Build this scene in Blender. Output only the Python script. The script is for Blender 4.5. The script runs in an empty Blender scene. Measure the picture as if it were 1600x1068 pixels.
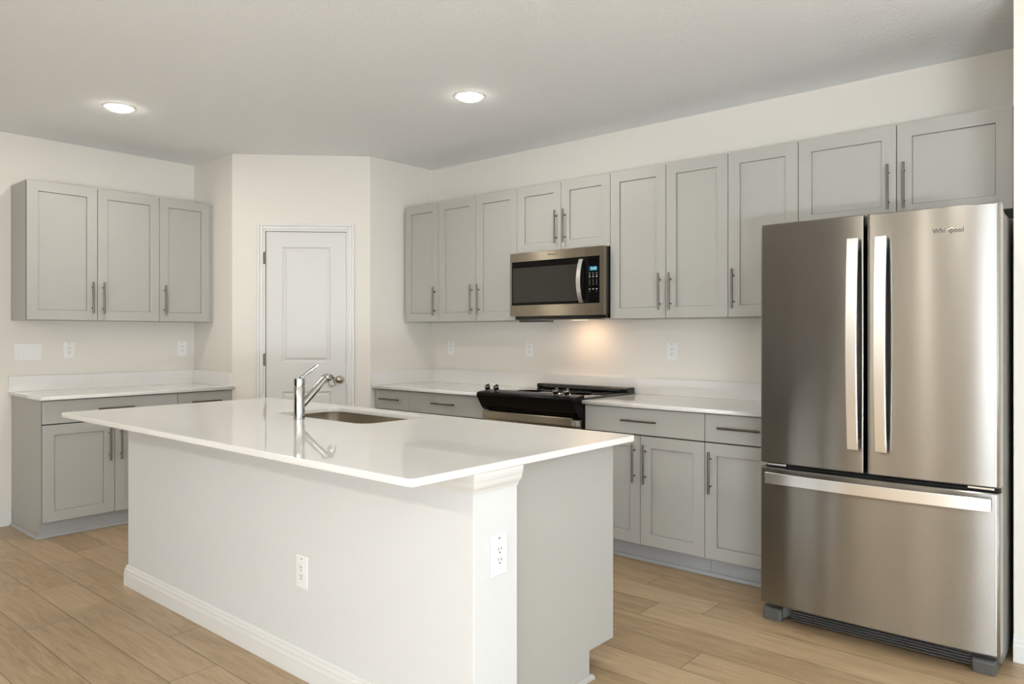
import bpy, bmesh, math, random
from mathutils import Vector, Matrix

S = bpy.context.scene
COL = S.collection
R = math.radians

# ------------------------------------------------------------------ camera
TH = 0.7089                                   # heading of the view, from +X
cam_d = bpy.data.cameras.new('camera')
cam = bpy.data.objects.new('camera', cam_d)
COL.objects.link(cam)
cam.location = (0, 0, 1.3076)
cam.rotation_euler = (math.pi / 2, 0, TH - math.pi / 2)
cam_d.sensor_width = 36
cam_d.lens = 1150.658 / 1600 * 36
cam_d.shift_y = -(534 - 522.58) / 1600
cam_d.clip_start = 0.05
S.camera = cam

# ------------------------------------------------------------------ exposure, world
S.view_settings.view_transform = 'Standard'
S.view_settings.look = 'None'
S.view_settings.gamma = 1
S.view_settings.use_curve_mapping = False
S.view_settings.exposure = 0.19
w = bpy.data.worlds.new('sky'); S.world = w; w.use_nodes = True
w.node_tree.nodes['Background'].inputs[0].default_value = (0.62, 0.78, 1.0, 1)
w.node_tree.nodes['Background'].inputs[1].default_value = 1.5

# ------------------------------------------------------------------ daylight through the openings behind the camera, plus added fill lamps
def area(name, loc, rot, sx, sy, power, color, spread=180):
    l = bpy.data.lights.new(name, 'AREA'); l.shape = 'RECTANGLE'
    l.size, l.size_y, l.energy, l.color = sx, sy, power, color
    l.spread = R(spread)
    o = bpy.data.objects.new(name, l); COL.objects.link(o)
    o.location = loc; o.rotation_euler = rot
    return o
DAY = (0.87, 0.94, 1.0)
# sliding glass door in the rear wall (faces +Y), tall window in the side wall (faces +X)
area('daylight_patio', (1.0, -4.75, 1.1), (R(90), 0, 0), 3.4, 2.15, 5, DAY)
area('patio_fill_uplight', (1.0, -4.76, 0.3), (R(160), 0, 0), 3.4, 0.6, 100, DAY)  # added lamp aimed upwards to lift the ceiling brightness
area('terrace_fill', (-3.25, -2.75, 1.1), (R(90), 0, R(-90)), 2.0, 2.1, 8, DAY)  # added fill lamp outside the made-up terrace door
area('terrace_fill_uplight', (-3.26, -2.75, 0.3), (R(155), 0, R(-90)), 2.0, 0.6, 520, DAY)  # strong added uplight, evens out the room by way of the ceiling
area('daylight_window', (-3.25, -0.25, 1.35), (R(90), 0, R(-90)), 1.3, 1.7, 66, DAY)

# ------------------------------------------------------------------ materials
def mat(name, color, rough=0.5, metal=0.0, spec=0.5, emit=None, estr=0, coat=0):
    m = bpy.data.materials.new(name); m.use_nodes = True
    b = m.node_tree.nodes['Principled BSDF']
    b.inputs['Base Color'].default_value = (*color, 1)
    b.inputs['Roughness'].default_value = rough
    b.inputs['Metallic'].default_value = metal
    b.inputs['Specular IOR Level'].default_value = spec
    b.inputs['Coat Weight'].default_value = coat
    b.inputs['Coat Roughness'].default_value = 0.05
    if emit:
        b.inputs['Emission Color'].default_value = (*emit, 1)
        b.inputs['Emission Strength'].default_value = estr
    return m
def nodes(m):
    nt = m.node_tree
    return nt, nt.nodes['Principled BSDF']
def add_bump(m, scale, strength, dist=0.002, detail=4, rough=0.6, coords='Object', stretch=(1, 1, 1)):
    nt, b = nodes(m)
    tc = nt.nodes.new('ShaderNodeTexCoord'); mp = nt.nodes.new('ShaderNodeMapping')
    mp.inputs['Scale'].default_value = stretch
    n = nt.nodes.new('ShaderNodeTexNoise'); n.inputs['Scale'].default_value = scale
    n.inputs['Detail'].default_value = detail; n.inputs['Roughness'].default_value = rough
    bp = nt.nodes.new('ShaderNodeBump'); bp.inputs['Strength'].default_value = strength
    bp.inputs['Distance'].default_value = dist
    L = nt.links.new
    L(tc.outputs[coords], mp.inputs[0]); L(mp.outputs[0], n.inputs['Vector'])
    L(n.outputs[0], bp.inputs['Height']); L(bp.outputs[0], b.inputs['Normal'])
    return n

M = {}
M['wall'] = mat('wall_paint', (0.78, 0.745, 0.68), 0.75, spec=0.3); add_bump(M['wall'], 90, 0.12)
M['ceiling'] = mat('ceiling_texture_paint', (0.90, 0.92, 0.93), 0.85, spec=0.25); add_bump(M['ceiling'], 45, 0.6, 0.008, 5, 0.65)
M['trim'] = mat('trim_gloss_white', (0.75, 0.745, 0.72), 0.35)
M['door'] = mat('door_white', (0.70, 0.695, 0.67), 0.4); add_bump(M['door'], 60, 0.05, 0.001, 3, 0.5, 'Object', (3, 3, 0.4))
M['knee'] = mat('island_wall_white', (0.69, 0.695, 0.685), 0.6, spec=0.35); add_bump(M['knee'], 90, 0.08)
M['cab'] = mat('cabinet_taupe_grey', (0.42, 0.413, 0.382), 0.42)
M['kick'] = mat('toe_kick_grey', (0.40, 0.402, 0.40), 0.4)
M['cabin'] = mat('cabinet_gap_dark', (0.045, 0.042, 0.038), 0.8)
M['quartz'] = mat('white_quartz', (0.80, 0.785, 0.755), 0.035)
M['plate'] = mat('plastic_white', (0.84, 0.84, 0.82), 0.3)
M['slot'] = mat('slot_dark', (0.03, 0.03, 0.03), 0.6)
M['chrome'] = mat('chrome', (0.55, 0.55, 0.535), 0.1, 1.0)
M['nickel'] = mat('brushed_nickel', (0.18, 0.16, 0.138), 0.3, 1.0)
M['knob'] = mat('satin_nickel_knob', (0.42, 0.37, 0.30), 0.22, 1.0)
M['black'] = mat('black_enamel', (0.008, 0.008, 0.008), 0.18)
M['blackgloss'] = mat('black_glass', (0.004, 0.004, 0.004), 0.05, spec=0.12)
M['nose'] = mat('range_nose_black', (0.003, 0.003, 0.003), 0.14, spec=0.12)
M['mwglass'] = mat('oven_window_glass', (0.012, 0.013, 0.009), 0.05, spec=0.65)
M['cooktop'] = mat('ceramic_glass_cooktop', (0.02, 0.02, 0.02), 0.02, spec=0.8)
M['rubber'] = mat('black_gasket', (0.012, 0.012, 0.012), 0.6)
M['fridgeside'] = mat('fridge_side_grey', (0.15, 0.145, 0.13), 0.42, 0.6); add_bump(M['fridgeside'], 400, 0.3, 0.001)
M['greyplastic'] = mat('grey_plastic', (0.075, 0.074, 0.068), 0.4)
M['grille'] = mat('grille_black', (0.012, 0.012, 0.012), 0.5)
M['ink'] = mat('logo_ink', (0.03, 0.03, 0.03), 0.4)
M['gold'] = mat('logo_ring', (0.85, 0.76, 0.62), 0.25, 0.6)
M['mark'] = mat('key_print', (0.55, 0.55, 0.53), 0.5)
M['display'] = mat('lcd_blue', (0.0, 0.02, 0.03), 0.3, emit=(0.01, 0.12, 0.20), estr=0.8)
M['digit'] = mat('lcd_digit', (0.1, 0.3, 0.4), 0.3, emit=(0.45, 0.9, 1.0), estr=1.2)
M['lens'] = mat('downlight_lens', (0.9, 0.9, 0.9), 0.4, emit=(1.0, 0.93, 0.83), estr=34)
M['warmlens'] = mat('hood_lamp_lens', (0.9, 0.8, 0.7), 0.4, emit=(1.0, 0.72, 0.42), estr=6)
M['glass'] = mat('window_glass', (1, 1, 1), 0.0)
nt, b_ = nodes(M['glass']); b_.inputs['Transmission Weight'].default_value = 1; b_.inputs['IOR'].default_value = 1.01
M['dark'] = mat('hall_unlit_dark', (0.10, 0.088, 0.07), 0.8)  # dark colour stands in for the hallway being unlit

def steel(name, color, rough, aniso, rot):
    m = mat(name, color, rough, 1.0)
    nt, b = nodes(m); L = nt.links.new
    b.inputs['Anisotropic'].default_value = aniso
    b.inputs['Anisotropic Rotation'].default_value = rot
    tg = nt.nodes.new('ShaderNodeTangent'); tg.direction_type = 'UV_MAP'; tg.uv_map = 'UVMap'
    L(tg.outputs[0], b.inputs['Tangent'])
    tc = nt.nodes.new('ShaderNodeTexCoord'); mp = nt.nodes.new('ShaderNodeMapping')
    mp.inputs['Scale'].default_value = (1.0, 1.0, 900)
    n = nt.nodes.new('ShaderNodeTexNoise'); n.inputs['Scale'].default_value = 4; n.inputs['Detail'].default_value = 5
    L(tc.outputs['Object'], mp.inputs[0]); L(mp.outputs[0], n.inputs['Vector'])
    mr = nt.nodes.new('ShaderNodeMapRange'); mr.inputs['To Min'].default_value = rough * 0.95; mr.inputs['To Max'].default_value = rough * 1.06
    L(n.outputs[0], mr.inputs[0]); L(mr.outputs[0], b.inputs['Roughness'])
    return m
M['steel'] = steel('brushed_stainless', (0.335, 0.322, 0.298), 0.25, 1.0, 0.25)
M['steelmw'] = steel('brushed_stainless_bronze', (0.36, 0.315, 0.248), 0.30, 1.0, 0.25)
M['steelbright'] = steel('polished_handle_steel', (0.90, 0.90, 0.90), 0.24, 0.6, 0.25)
M['steelsink'] = steel('sink_stainless', (0.55, 0.50, 0.42), 0.22, 0.6, 0.0)

# oak plank floor: planks run along Y, 0.19 wide, random end joints
def floor_mat():
    m = mat('oak_plank_floor', (0.4, 0.3, 0.2), 0.38)
    nt, b = nodes(m); L = nt.links.new
    N = nt.nodes.new
    def math_(op, a, bb=None, c=None):
        n = N('ShaderNodeMath'); n.operation = op
        for i, v in enumerate((a, bb, c)):
            if v is None: continue
            if isinstance(v, (int, float)): n.inputs[i].default_value = v
            else: L(v, n.inputs[i])
        return n.outputs[0]
    tc = N('ShaderNodeTexCoord'); sp = N('ShaderNodeSeparateXYZ'); L(tc.outputs['Object'], sp.inputs[0])
    X, Y = sp.outputs[0], sp.outputs[1]
    W, LEN = 0.1935, 1.5
    xr = math_('DIVIDE', math_('ADD', X, -1.068 + W * 60), W)
    row = math_('FLOOR', xr); fx = math_('FRACT', xr)
    wn = N('ShaderNodeTexWhiteNoise'); wn.noise_dimensions = '1D'; L(row, wn.inputs['W'])
    yr = math_('DIVIDE', math_('ADD', Y, math_('MULTIPLY', wn.outputs['Value'], LEN * 7.3)), LEN)
    pl = math_('FLOOR', yr); fy = math_('FRACT', yr)
    cx = N('ShaderNodeCombineXYZ'); L(row, cx.inputs[0]); L(pl, cx.inputs[1])
    wn2 = N('ShaderNodeTexWhiteNoise'); wn2.noise_dimensions = '3D'; L(cx.outputs[0], wn2.inputs['Vector'])
    tone = wn2.outputs['Value']
    # grain
    gv = N('ShaderNodeCombineXYZ')
    L(math_('ADD', math_('MULTIPLY', X, 12.0), math_('MULTIPLY', tone, 53.0)), gv.inputs[0])
    L(math_('ADD', math_('MULTIPLY', Y, 1.1), math_('MULTIPLY', tone, 17.0)), gv.inputs[1])
    g1 = N('ShaderNodeTexNoise'); g1.inputs['Scale'].default_value = 1.6; g1.inputs['Detail'].default_value = 9; g1.inputs['Roughness'].default_value = 0.68
    g1.inputs['Distortion'].default_value = 2.2
    L(gv.outputs[0], g1.inputs['Vector'])
    gv2 = N('ShaderNodeCombineXYZ')
    L(math_('ADD', math_('MULTIPLY', X, 150.0), math_('MULTIPLY', tone, 91.0)), gv2.inputs[0]); L(math_('MULTIPLY', Y, 4.5), gv2.inputs[1])
    g2 = N('ShaderNodeTexNoise'); g2.inputs['Scale'].default_value = 1.0; g2.inputs['Detail'].default_value = 4
    L(gv2.outputs[0], g2.inputs['Vector'])
    cr = N('ShaderNodeValToRGB')
    e = cr.color_ramp.elements
    e[0].position = 0.34; e[0].color = (0.29, 0.197, 0.104, 1)
    e[1].position = 0.68; e[1].color = (0.545, 0.408, 0.258, 1)
    mid = e.new(0.50); mid.color = (0.425, 0.306, 0.178, 1)
    mix = math_('ADD', math_('ADD', math_('MULTIPLY', g1.outputs[0], 0.62), math_('MULTIPLY', g2.outputs[0], 0.24)), math_('MULTIPLY', tone, 0.14))
    L(mix, cr.inputs[0])
    # grooves
    ex = math_('MULTIPLY', math_('MINIMUM', fx, math_('SUBTRACT', 1.0, fx)), W)
    ey = math_('MULTIPLY', math_('MINIMUM', fy, math_('SUBTRACT', 1.0, fy)), LEN)
    ed = math_('MINIMUM', ex, ey)
    mr = N('ShaderNodeMapRange'); L(ed, mr.inputs[0]); mr.inputs['From Min'].default_value = 0.0008; mr.inputs['From Max'].default_value = 0.0028
    mc = N('ShaderNodeMix'); mc.data_type = 'RGBA'
    L(mr.outputs[0], mc.inputs['Factor']); mc.inputs['A'].default_value = (0.14, 0.098, 0.058, 1); L(cr.outputs[0], mc.inputs['B'])
    L(mc.outputs['Result'], b.inputs['Base Color'])
    bp = N('ShaderNodeBump'); bp.inputs['Strength'].default_value = 0.25; bp.inputs['Distance'].default_value = 0.002
    h = math_('ADD', mr.outputs[0], math_('MULTIPLY', g2.outputs[0], 0.25)); L(h, bp.inputs['Height']); L(bp.outputs[0], b.inputs['Normal'])
    return m
M['floor'] = floor_mat()
# faint grey veins in the quartz
def quartz_veins():
    nt, b = nodes(M['quartz']); L = nt.links.new
    tc = nt.nodes.new('ShaderNodeTexCoord')
    n = nt.nodes.new('ShaderNodeTexNoise'); n.inputs['Scale'].default_value = 2.2; n.inputs['Detail'].default_value = 6; n.inputs['Distortion'].default_value = 1.2
    L(tc.outputs['Object'], n.inputs['Vector'])
    cr = nt.nodes.new('ShaderNodeValToRGB'); e = cr.color_ramp.elements
    e[0].position = 0.485; e[0].color = (0.80, 0.785, 0.755, 1)
    e[1].position = 0.515; e[1].color = (0.80, 0.785, 0.755, 1)
    v = e.new(0.50); v.color = (0.782, 0.767, 0.737, 1)
    L(n.outputs[0], cr.inputs[0]); L(cr.outputs[0], b.inputs['Base Color'])
quartz_veins()

# ------------------------------------------------------------------ geometry helpers (all take world coordinates)
def origin_of(o):
    v = Vector((0, 0, 0))
    while o is not None:
        v += o.location; o = o.parent
    return v
def link(name, me, m, parent=None, smooth=False, bevel=0, seg=2):
    o = bpy.data.objects.new(name, me); COL.objects.link(o)
    if parent is not None:
        off = origin_of(parent)
        me.transform(Matrix.Translation(-off)); o.parent = parent
    me.materials.clear(); me.materials.append(m)
    if not me.uv_layers:
        me.uv_layers.new(name='UVMap')
    off = origin_of(o)
    uv = me.uv_layers[0]; uv.name = 'UVMap'
    for l in me.loops:
        c = me.vertices[l.vertex_index].co
        uv.data[l.index].uv = (c.x + c.y, c.z)
    if smooth:
        for p in me.polygons: p.use_smooth = True
        if hasattr(me, 'set_sharp_from_angle'): me.set_sharp_from_angle(angle=R(40))
    if bevel:
        md = o.modifiers.new('bevel', 'BEVEL'); md.width = bevel; md.segments = seg
        md.limit_method = 'ANGLE'; md.angle_limit = R(35)
    return o
def obj(name, bm, m, parent=None, **k):
    bmesh.ops.recalc_face_normals(bm, faces=bm.faces)
    me = bpy.data.meshes.new(name); bm.to_mesh(me); bm.free()
    return link(name, me, m, parent, **k)
def BM(): return bmesh.new()
def box(bm, x0, x1, y0, y1, z0, z1):
    vs = [bm.verts.new((x, y, z)) for x in (x0, x1) for y in (y0, y1) for z in (z0, z1)]
    for f in ((0, 1, 3, 2), (4, 6, 7, 5), (0, 4, 5, 1), (2, 3, 7, 6), (0, 2, 6, 4), (1, 5, 7, 3)):
        bm.faces.new([vs[i] for i in f])
def prism(bm, pts, v):
    """closed polygon pts (3D) swept along vector v"""
    a = [bm.verts.new(p) for p in pts]; b = [bm.verts.new(Vector(p) + Vector(v)) for p in pts]
    bm.faces.new(a); bm.faces.new(b[::-1])
    n = len(a)
    for i in range(n): bm.faces.new((a[i], a[(i + 1) % n], b[(i + 1) % n], b[i]))
def tube(bm, p0, p1, r0, r1=None, n=20, cap=True):
    p0, p1 = Vector(p0), Vector(p1); r1 = r0 if r1 is None else r1
    d = (p1 - p0).normalized(); a = d.orthogonal().normalized(); b = d.cross(a)
    A = []; B = []
    for i in range(n):
        t = 2 * math.pi * i / n; e = a * math.cos(t) + b * math.sin(t)
        A.append(bm.verts.new(p0 + e * r0)); B.append(bm.verts.new(p1 + e * r1))
    for i in range(n): bm.faces.new((A[i], A[(i + 1) % n], B[(i + 1) % n], B[i]))
    if cap: bm.faces.new(A[::-1]); bm.faces.new(B)
def lathe(bm, o, axis, prof, n=28):
    """prof = [(distance along axis, radius)]"""
    o = Vector(o); d = Vector(axis).normalized(); a = d.orthogonal().normalized(); b = d.cross(a)
    rings = []
    for t, r in prof:
        if r < 1e-6: rings.append([bm.verts.new(o + d * t)]); continue
        rings.append([bm.verts.new(o + d * t + (a * math.cos(2 * math.pi * i / n) + b * math.sin(2 * math.pi * i / n)) * r) for i in range(n)])
    for q, s in zip(rings, rings[1:]):
        for i in range(n):
            j = (i + 1) % n
            if len(q) == 1 and len(s) == 1: continue
            if len(q) == 1: bm.faces.new((q[0], s[j], s[i]))
            elif len(s) == 1: bm.faces.new((q[i], q[j], s[0]))
            else: bm.faces.new((q[i], q[j], s[j], s[i]))
    if len(rings[0]) > 1: bm.faces.new(rings[0][::-1])
    if len(rings[-1]) > 1: bm.faces.new(rings[-1])
class Fr:
    """a wall frame: a to the viewer's right, z up, n out of the wall"""
    def __init__(s, O, U, N): s.O, s.U, s.N = Vector((*O, 0)), Vector((*U, 0)), Vector((*N, 0))
    def p(s, a, z, n): return s.O + s.U * a + s.N * n + Vector((0, 0, z))
    def box(s, bm, a0, a1, z0, z1, n0, n1):
        vs = [bm.verts.new(s.p(a, z, n)) for a in (a0, a1) for z in (z0, z1) for n in (n0, n1)]
        for f in ((0, 1, 3, 2), (4, 6, 7, 5), (0, 4, 5, 1), (2, 3, 7, 6), (0, 2, 6, 4), (1, 5, 7, 3)):
            bm.faces.new([vs[i] for i in f])
def slab_panels(bm, fr, a0, a1, z0, z1, nb, nf, openings, prof):
    """a door leaf: flat front at nf with recessed openings; prof=[(inset, depth)] rings going inwards"""
    xs = sorted({a0, a1, *[o[0] for o in openings], *[o[1] for o in openings]})
    zs = sorted({z0, z1, *[o[2] for o in openings], *[o[3] for o in openings]})
    def q(*ps): bm.faces.new([bm.verts.new(fr.p(*p)) for p in ps])
    for i in range(len(xs) - 1):
        for j in range(len(zs) - 1):
            A, B, C, D = xs[i], xs[i + 1], zs[j], zs[j + 1]
            op = [o for o in openings if o[0] <= A + 1e-6 and o[1] >= B - 1e-6 and o[2] <= C + 1e-6 and o[3] >= D - 1e-6]
            if op: continue
            q((A, C, nf), (B, C, nf), (B, D, nf), (A, D, nf))
    for (A, B, C, D) in openings:
        prev = (0, 0)
        for ins, dep in prof:
            i0, d0 = prev
            o_ = [(A + i0, C + i0), (B - i0, C + i0), (B - i0, D - i0), (A + i0, D - i0)]
            n_ = [(A + ins, C + ins), (B - ins, C + ins), (B - ins, D - ins), (A + ins, D - ins)]
            for k in range(4):
                l = (k + 1) % 4
                q((*o_[k], nf - d0), (*o_[l], nf - d0), (*n_[l], nf - dep), (*n_[k], nf - dep))
            prev = (ins, dep)
        i0, d0 = prev
        q((A + i0, C + i0, nf - d0), (B - i0, C + i0, nf - d0), (B - i0, D - i0, nf - d0), (A + i0, D - i0, nf - d0))
    q((a0, z0, nb), (a1, z0, nb), (a1, z1, nb), (a0, z1, nb))
    q((a0, z0, nb), (a0, z0, nf), (a0, z1, nf), (a0, z1, nb)); q((a1, z0, nb), (a1, z0, nf), (a1, z1, nf), (a1, z1, nb))
    q((a0, z0, nb), (a1, z0, nb), (a1, z0, nf), (a0, z0, nf)); q((a0, z1, nb), (a1, z1, nb), (a1, z1, nf), (a0, z1, nf))
    bmesh.ops.remove_doubles(bm, verts=bm.verts, dist=1e-5)
def rrect(x0, x1, y0, y1, r, n=8):
    pts = []
    for cx, cy, a in ((x1 - r, y1 - r, 0), (x0 + r, y1 - r, 90), (x0 + r, y0 + r, 180), (x1 - r, y0 + r, 270)):
        if r <= 1e-6: pts.append((cx, cy)); continue
        for i in range(n + 1):
            t = R(a + 90 * i / n); pts.append((cx + r * math.cos(t), cy + r * math.sin(t)))
    return pts
def flat_curve(loops, z0, z1, bevel=0.0):
    """filled 2D outline (holes allowed) extruded z0..z1 -> mesh"""
    c = bpy.data.curves.new('tmp', 'CURVE'); c.dimensions = '2D'; c.fill_mode = 'BOTH'
    c.extrude = (z1 - z0) / 2 - bevel; c.bevel_depth = bevel; c.bevel_resolution = 2
    c.offset = -bevel
    for pts in loops:
        sp = c.splines.new('POLY'); sp.points.add(len(pts) - 1)
        for p, q in zip(sp.points, pts): p.co = (q[0], q[1], 0, 1)
        sp.use_cyclic_u = True
    o = bpy.data.objects.new('tmp', c); COL.objects.link(o)
    bpy.context.view_layer.update()
    me = bpy.data.meshes.new_from_object(o.evaluated_get(bpy.context.evaluated_depsgraph_get()))
    bpy.data.objects.remove(o); bpy.data.curves.remove(c)
    me.transform(Matrix.Translation((0, 0, (z0 + z1) / 2)))
    return me
def text_mesh(s, size, M4, ext=0.0003):
    c = bpy.data.curves.new('tmp', 'FONT'); c.body = s; c.size = size; c.extrude = ext; c.align_x = 'CENTER'; c.align_y = 'CENTER'; c.offset = size * 0.004
    o = bpy.data.objects.new('tmp', c); COL.objects.link(o); bpy.context.view_layer.update()
    me = bpy.data.meshes.new_from_object(o.evaluated_get(bpy.context.evaluated_depsgraph_get()))
    bpy.data.objects.remove(o); bpy.data.curves.remove(c)
    me.transform(M4); return me
def facing(fr, a, z, n):
    """matrix that stands XY artwork upright on a wall frame"""
    m = Matrix.Identity(4)
    p = fr.p(a, z, n)
    for i in range(3): m[i][0] = fr.U[i]; m[i][1] = (0, 0, 1)[i]; m[i][2] = fr.N[i]; m[i][3] = p[i]
    return m
def tag(o, label=None, cat=None, group=None, kind=None):
    if label: o['label'] = label
    if cat: o['category'] = cat
    if group: o['group'] = group
    if kind: o['kind'] = kind
    return o
def thing(name, loc, label, cat, group=None):
    o = bpy.data.objects.new(name, None); COL.objects.link(o); o.location = loc
    o.empty_display_size = 0.1
    return tag(o, label, cat, group)
def struct(name, bm, m, label, parent=None, **k):
    o = obj(name, bm, m, parent, **k); tag(o, label, None, None, 'structure'); return o

# ------------------------------------------------------------------ dimensions
XR, YL, ZC = 4.2835, 5.9187, 2.693          # range wall, left wall, ceiling
P1 = (2.891, 5.307); P2 = (3.631, 4.567)     # ends of the diagonal pantry wall
XS, YS = 3.556, 0.396                        # corner of the wall beside the refrigerator
XB, YB = -3.2, -4.7                          # walls behind the camera
FR = Fr((XR, 0), (0, -1), (-1, 0))           # range wall: a = -y
FL = Fr((0, YL), (1, 0), (0, -1))            # left wall: a = x
s2 = math.sqrt(0.5)
FD = Fr(P1, (s2, -s2), (-s2, -s2))           # pantry wall: a from P1
T = 0.12

# ------------------------------------------------------------------ room shell
bm = BM(); box(bm, -5.5, XR + T, YB - T, 8.2, -0.12, 0); struct('floor', bm, M['floor'], 'light oak plank floor')
bm = BM(); box(bm, -5.5, XR + T, YB - T, 8.2, ZC, ZC + 0.1); struct('ceiling', bm, M['ceiling'], 'white textured ceiling')
bm = BM(); box(bm, -0.9, P1[0], YL, YL + T, 0, ZC); struct('wall_left', bm, M['wall'], 'off-white wall behind the left cabinets')
bm = BM(); box(bm, P1[0], P1[0] + T, P1[1], YL + T, 0, ZC); struct('wall_pantry_left', bm, M['wall'], 'short return wall left of the pantry door')
bm = BM(); box(bm, P2[0], XR, P2[1], P2[1] + T, 0, ZC); struct('wall_pantry_right', bm, M['wall'], 'short return wall right of the pantry door')
bm = BM(); box(bm, XR, XR + T, YS - T, P2[1] + T, 0, ZC); struct('wall_right', bm, M['wall'], 'off-white wall behind the range')
bm = BM(); box(bm, XS + T, XR, YS - T, YS, 0, ZC); struct('wall_alcove', bm, M['wall'], 'side wall of the refrigerator alcove')
bm = BM(); box(bm, XS, XS + T, YB, YS, 0, ZC); struct('wall_stub', bm, M['wall'], 'off-white wall end right of the refrigerator')
# diagonal wall with the door opening
LD = math.hypot(P2[0] - P1[0], P2[1] - P1[1])
DA0, DA1, DH = 0.246, 0.870, 2.107           # opening
bm = BM()
FD.box(bm, 0, DA0, 0, ZC, -T, 0); FD.box(bm, DA1, LD, 0, ZC, -T, 0); FD.box(bm, DA0, DA1, DH, ZC, -T, 0)
struct('wall_pantry', bm, M['wall'], 'diagonal pantry wall around the white door')
# walls behind the camera: rear wall with a patio opening, side wall with a window and a dark hallway opening
bm = BM()
box(bm, XB, -0.7, YB - T, YB, 0, ZC); box(bm, 2.7, XS + T, YB - T, YB, 0, ZC); box(bm, -0.7, 2.7, YB - T, YB, 2.2, ZC)
struct('wall_rear', bm, M['wall'], 'rear wall with the patio door opening')
bm = BM()
box(bm, XB - T, XB, YB, -3.75, 0, ZC); box(bm, XB - T, XB, -3.75, -1.75, 2.2, ZC); box(bm, XB - T, XB, -1.75, -0.9, 0, ZC); box(bm, XB - T, XB, -0.9, 0.4, 0, 0.5); box(bm, XB - T, XB, -0.9, 0.4, 2.2, ZC)
box(bm, XB - T, XB, 0.4, 3.0, 0, ZC)
struct('wall_side', bm, M['wall'], 'side wall with a window behind the camera')
bm = BM()
box(bm, XB - 2.2, XB - 2.1, 2.9, 8.2, 0, ZC); box(bm, XB - 2.1, XB, 2.9, 3.0, 0, ZC); box(bm, XB - 2.1, -0.8, 8.1, 8.2, 0, ZC); box(bm, -0.9, -0.78, YL, 8.1, 0, ZC)
struct('wall_hallway', bm, M['dark'], 'dim hallway behind the camera')
def window_frame(name, fr, a0, a1, z0, z1, bars, label):
    b = BM(); w_ = 0.05
    for A, B, C, D in ((a0, a1, z0, z0 + w_), (a0, a1, z1 - w_, z1), (a0, a0 + w_, z0 + w_, z1 - w_), (a1 - w_, a1, z0 + w_, z1 - w_)):
        fr.box(b, A, B, C, D, -0.08, -0.03)
    for q in bars: fr.box(b, q - 0.03, q + 0.03, z0 + w_, z1 - w_, -0.08, -0.03)
    o = struct(name, b, M['trim'], label, bevel=0.002)
    g = BM(); fr.box(g, a0 + w_, a1 - w_, z0 + w_, z1 - w_, -0.058, -0.054); obj('pane', g, M['glass'], o)
    return o
window_frame('window_1', Fr((0, YB), (-1, 0), (0, 1)), -2.7, 0.7, 0.0, 2.2, (-1.0,), 'white framed sliding patio door')
window_frame('window_2', Fr((XB, 0), (0, 1), (1, 0)), -0.9, 0.4, 0.5, 2.2, (-0.25,), 'white framed window')

window_frame('added_window_3', Fr((XB, 0), (0, 1), (1, 0)), -3.75, -1.75, 0.0, 2.2, (-2.75,), 'unseen white framed terrace door, added for more light')  # unseen opening added to throw more light at the range wall

# baseboards
def base_prof(h=0.107, t=0.015):
    return [(0, 0), (t, 0), (t, h * 0.60), (t * 0.82, h * 0.66), (t * 0.8, h * 0.80), (t * 0.55, h * 0.86), (t * 0.5, h * 0.94), (t * 0.25, h), (0, h)]
def run_prof(bm, prof, path, closed=False):
    """sweep an (outward, up) profile along a floor path; outward = right-hand side of the travel direction, mitred corners"""
    n = len(path); P = [Vector((*p[:2], 0)) for p in path]; zb = path[0][2] if len(path[0]) > 2 else 0
    rings = []
    for i, p in enumerate(P):
        d1 = (P[i] - P[i - 1]).normalized() if i > 0 else (P[1] - P[0]).normalized()
        d2 = (P[i + 1] - P[i]).normalized() if i < n - 1 else d1
        if i == 0: d1 = d2
        n1 = Vector((d1.y, -d1.x, 0)); n2 = Vector((d2.y, -d2.x, 0))
        m_ = (n1 + n2); m_ = m_ / max(1e-6, m_.dot(n1))
        rings.append([bm.verts.new(p + m_ * o_ + Vector((0, 0, zb + z_))) for o_, z_ in prof])
    k = len(prof)
    for A, B in zip(rings, rings[1:]):
        for i in range(k): bm.faces.new((A[i], A[(i + 1) % k], B[(i + 1) % k], B[i]))
    bm.faces.new(rings[0]); bm.faces.new(rings[-1][::-1])
bm = BM(); run_prof(bm, base_prof(), [(1.602, YL), (-0.9, YL)][::-1]); struct('baseboard_left', bm, M['trim'], 'white baseboard left of the cabinets')
bm = BM(); run_prof(bm, base_prof(), [(XS, YB), (XS, YS)][::-1]); struct('baseboard_right', bm, M['trim'], 'white baseboard right of the refrigerator')
def dxy(a, n=0.0):
    p = FD.p(a, 0, n); return (p.x, p.y)
bm = BM(); run_prof(bm, base_prof(), [dxy(0.0), dxy(DA0 - 0.062)]); struct('baseboard_pantry_left', bm, M['trim'], 'white baseboard left of the pantry door')
bm = BM(); run_prof(bm, base_prof(), [dxy(DA1 + 0.062), dxy(LD)]); struct('baseboard_pantry_right', bm, M['trim'], 'white baseboard right of the pantry door')

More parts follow.
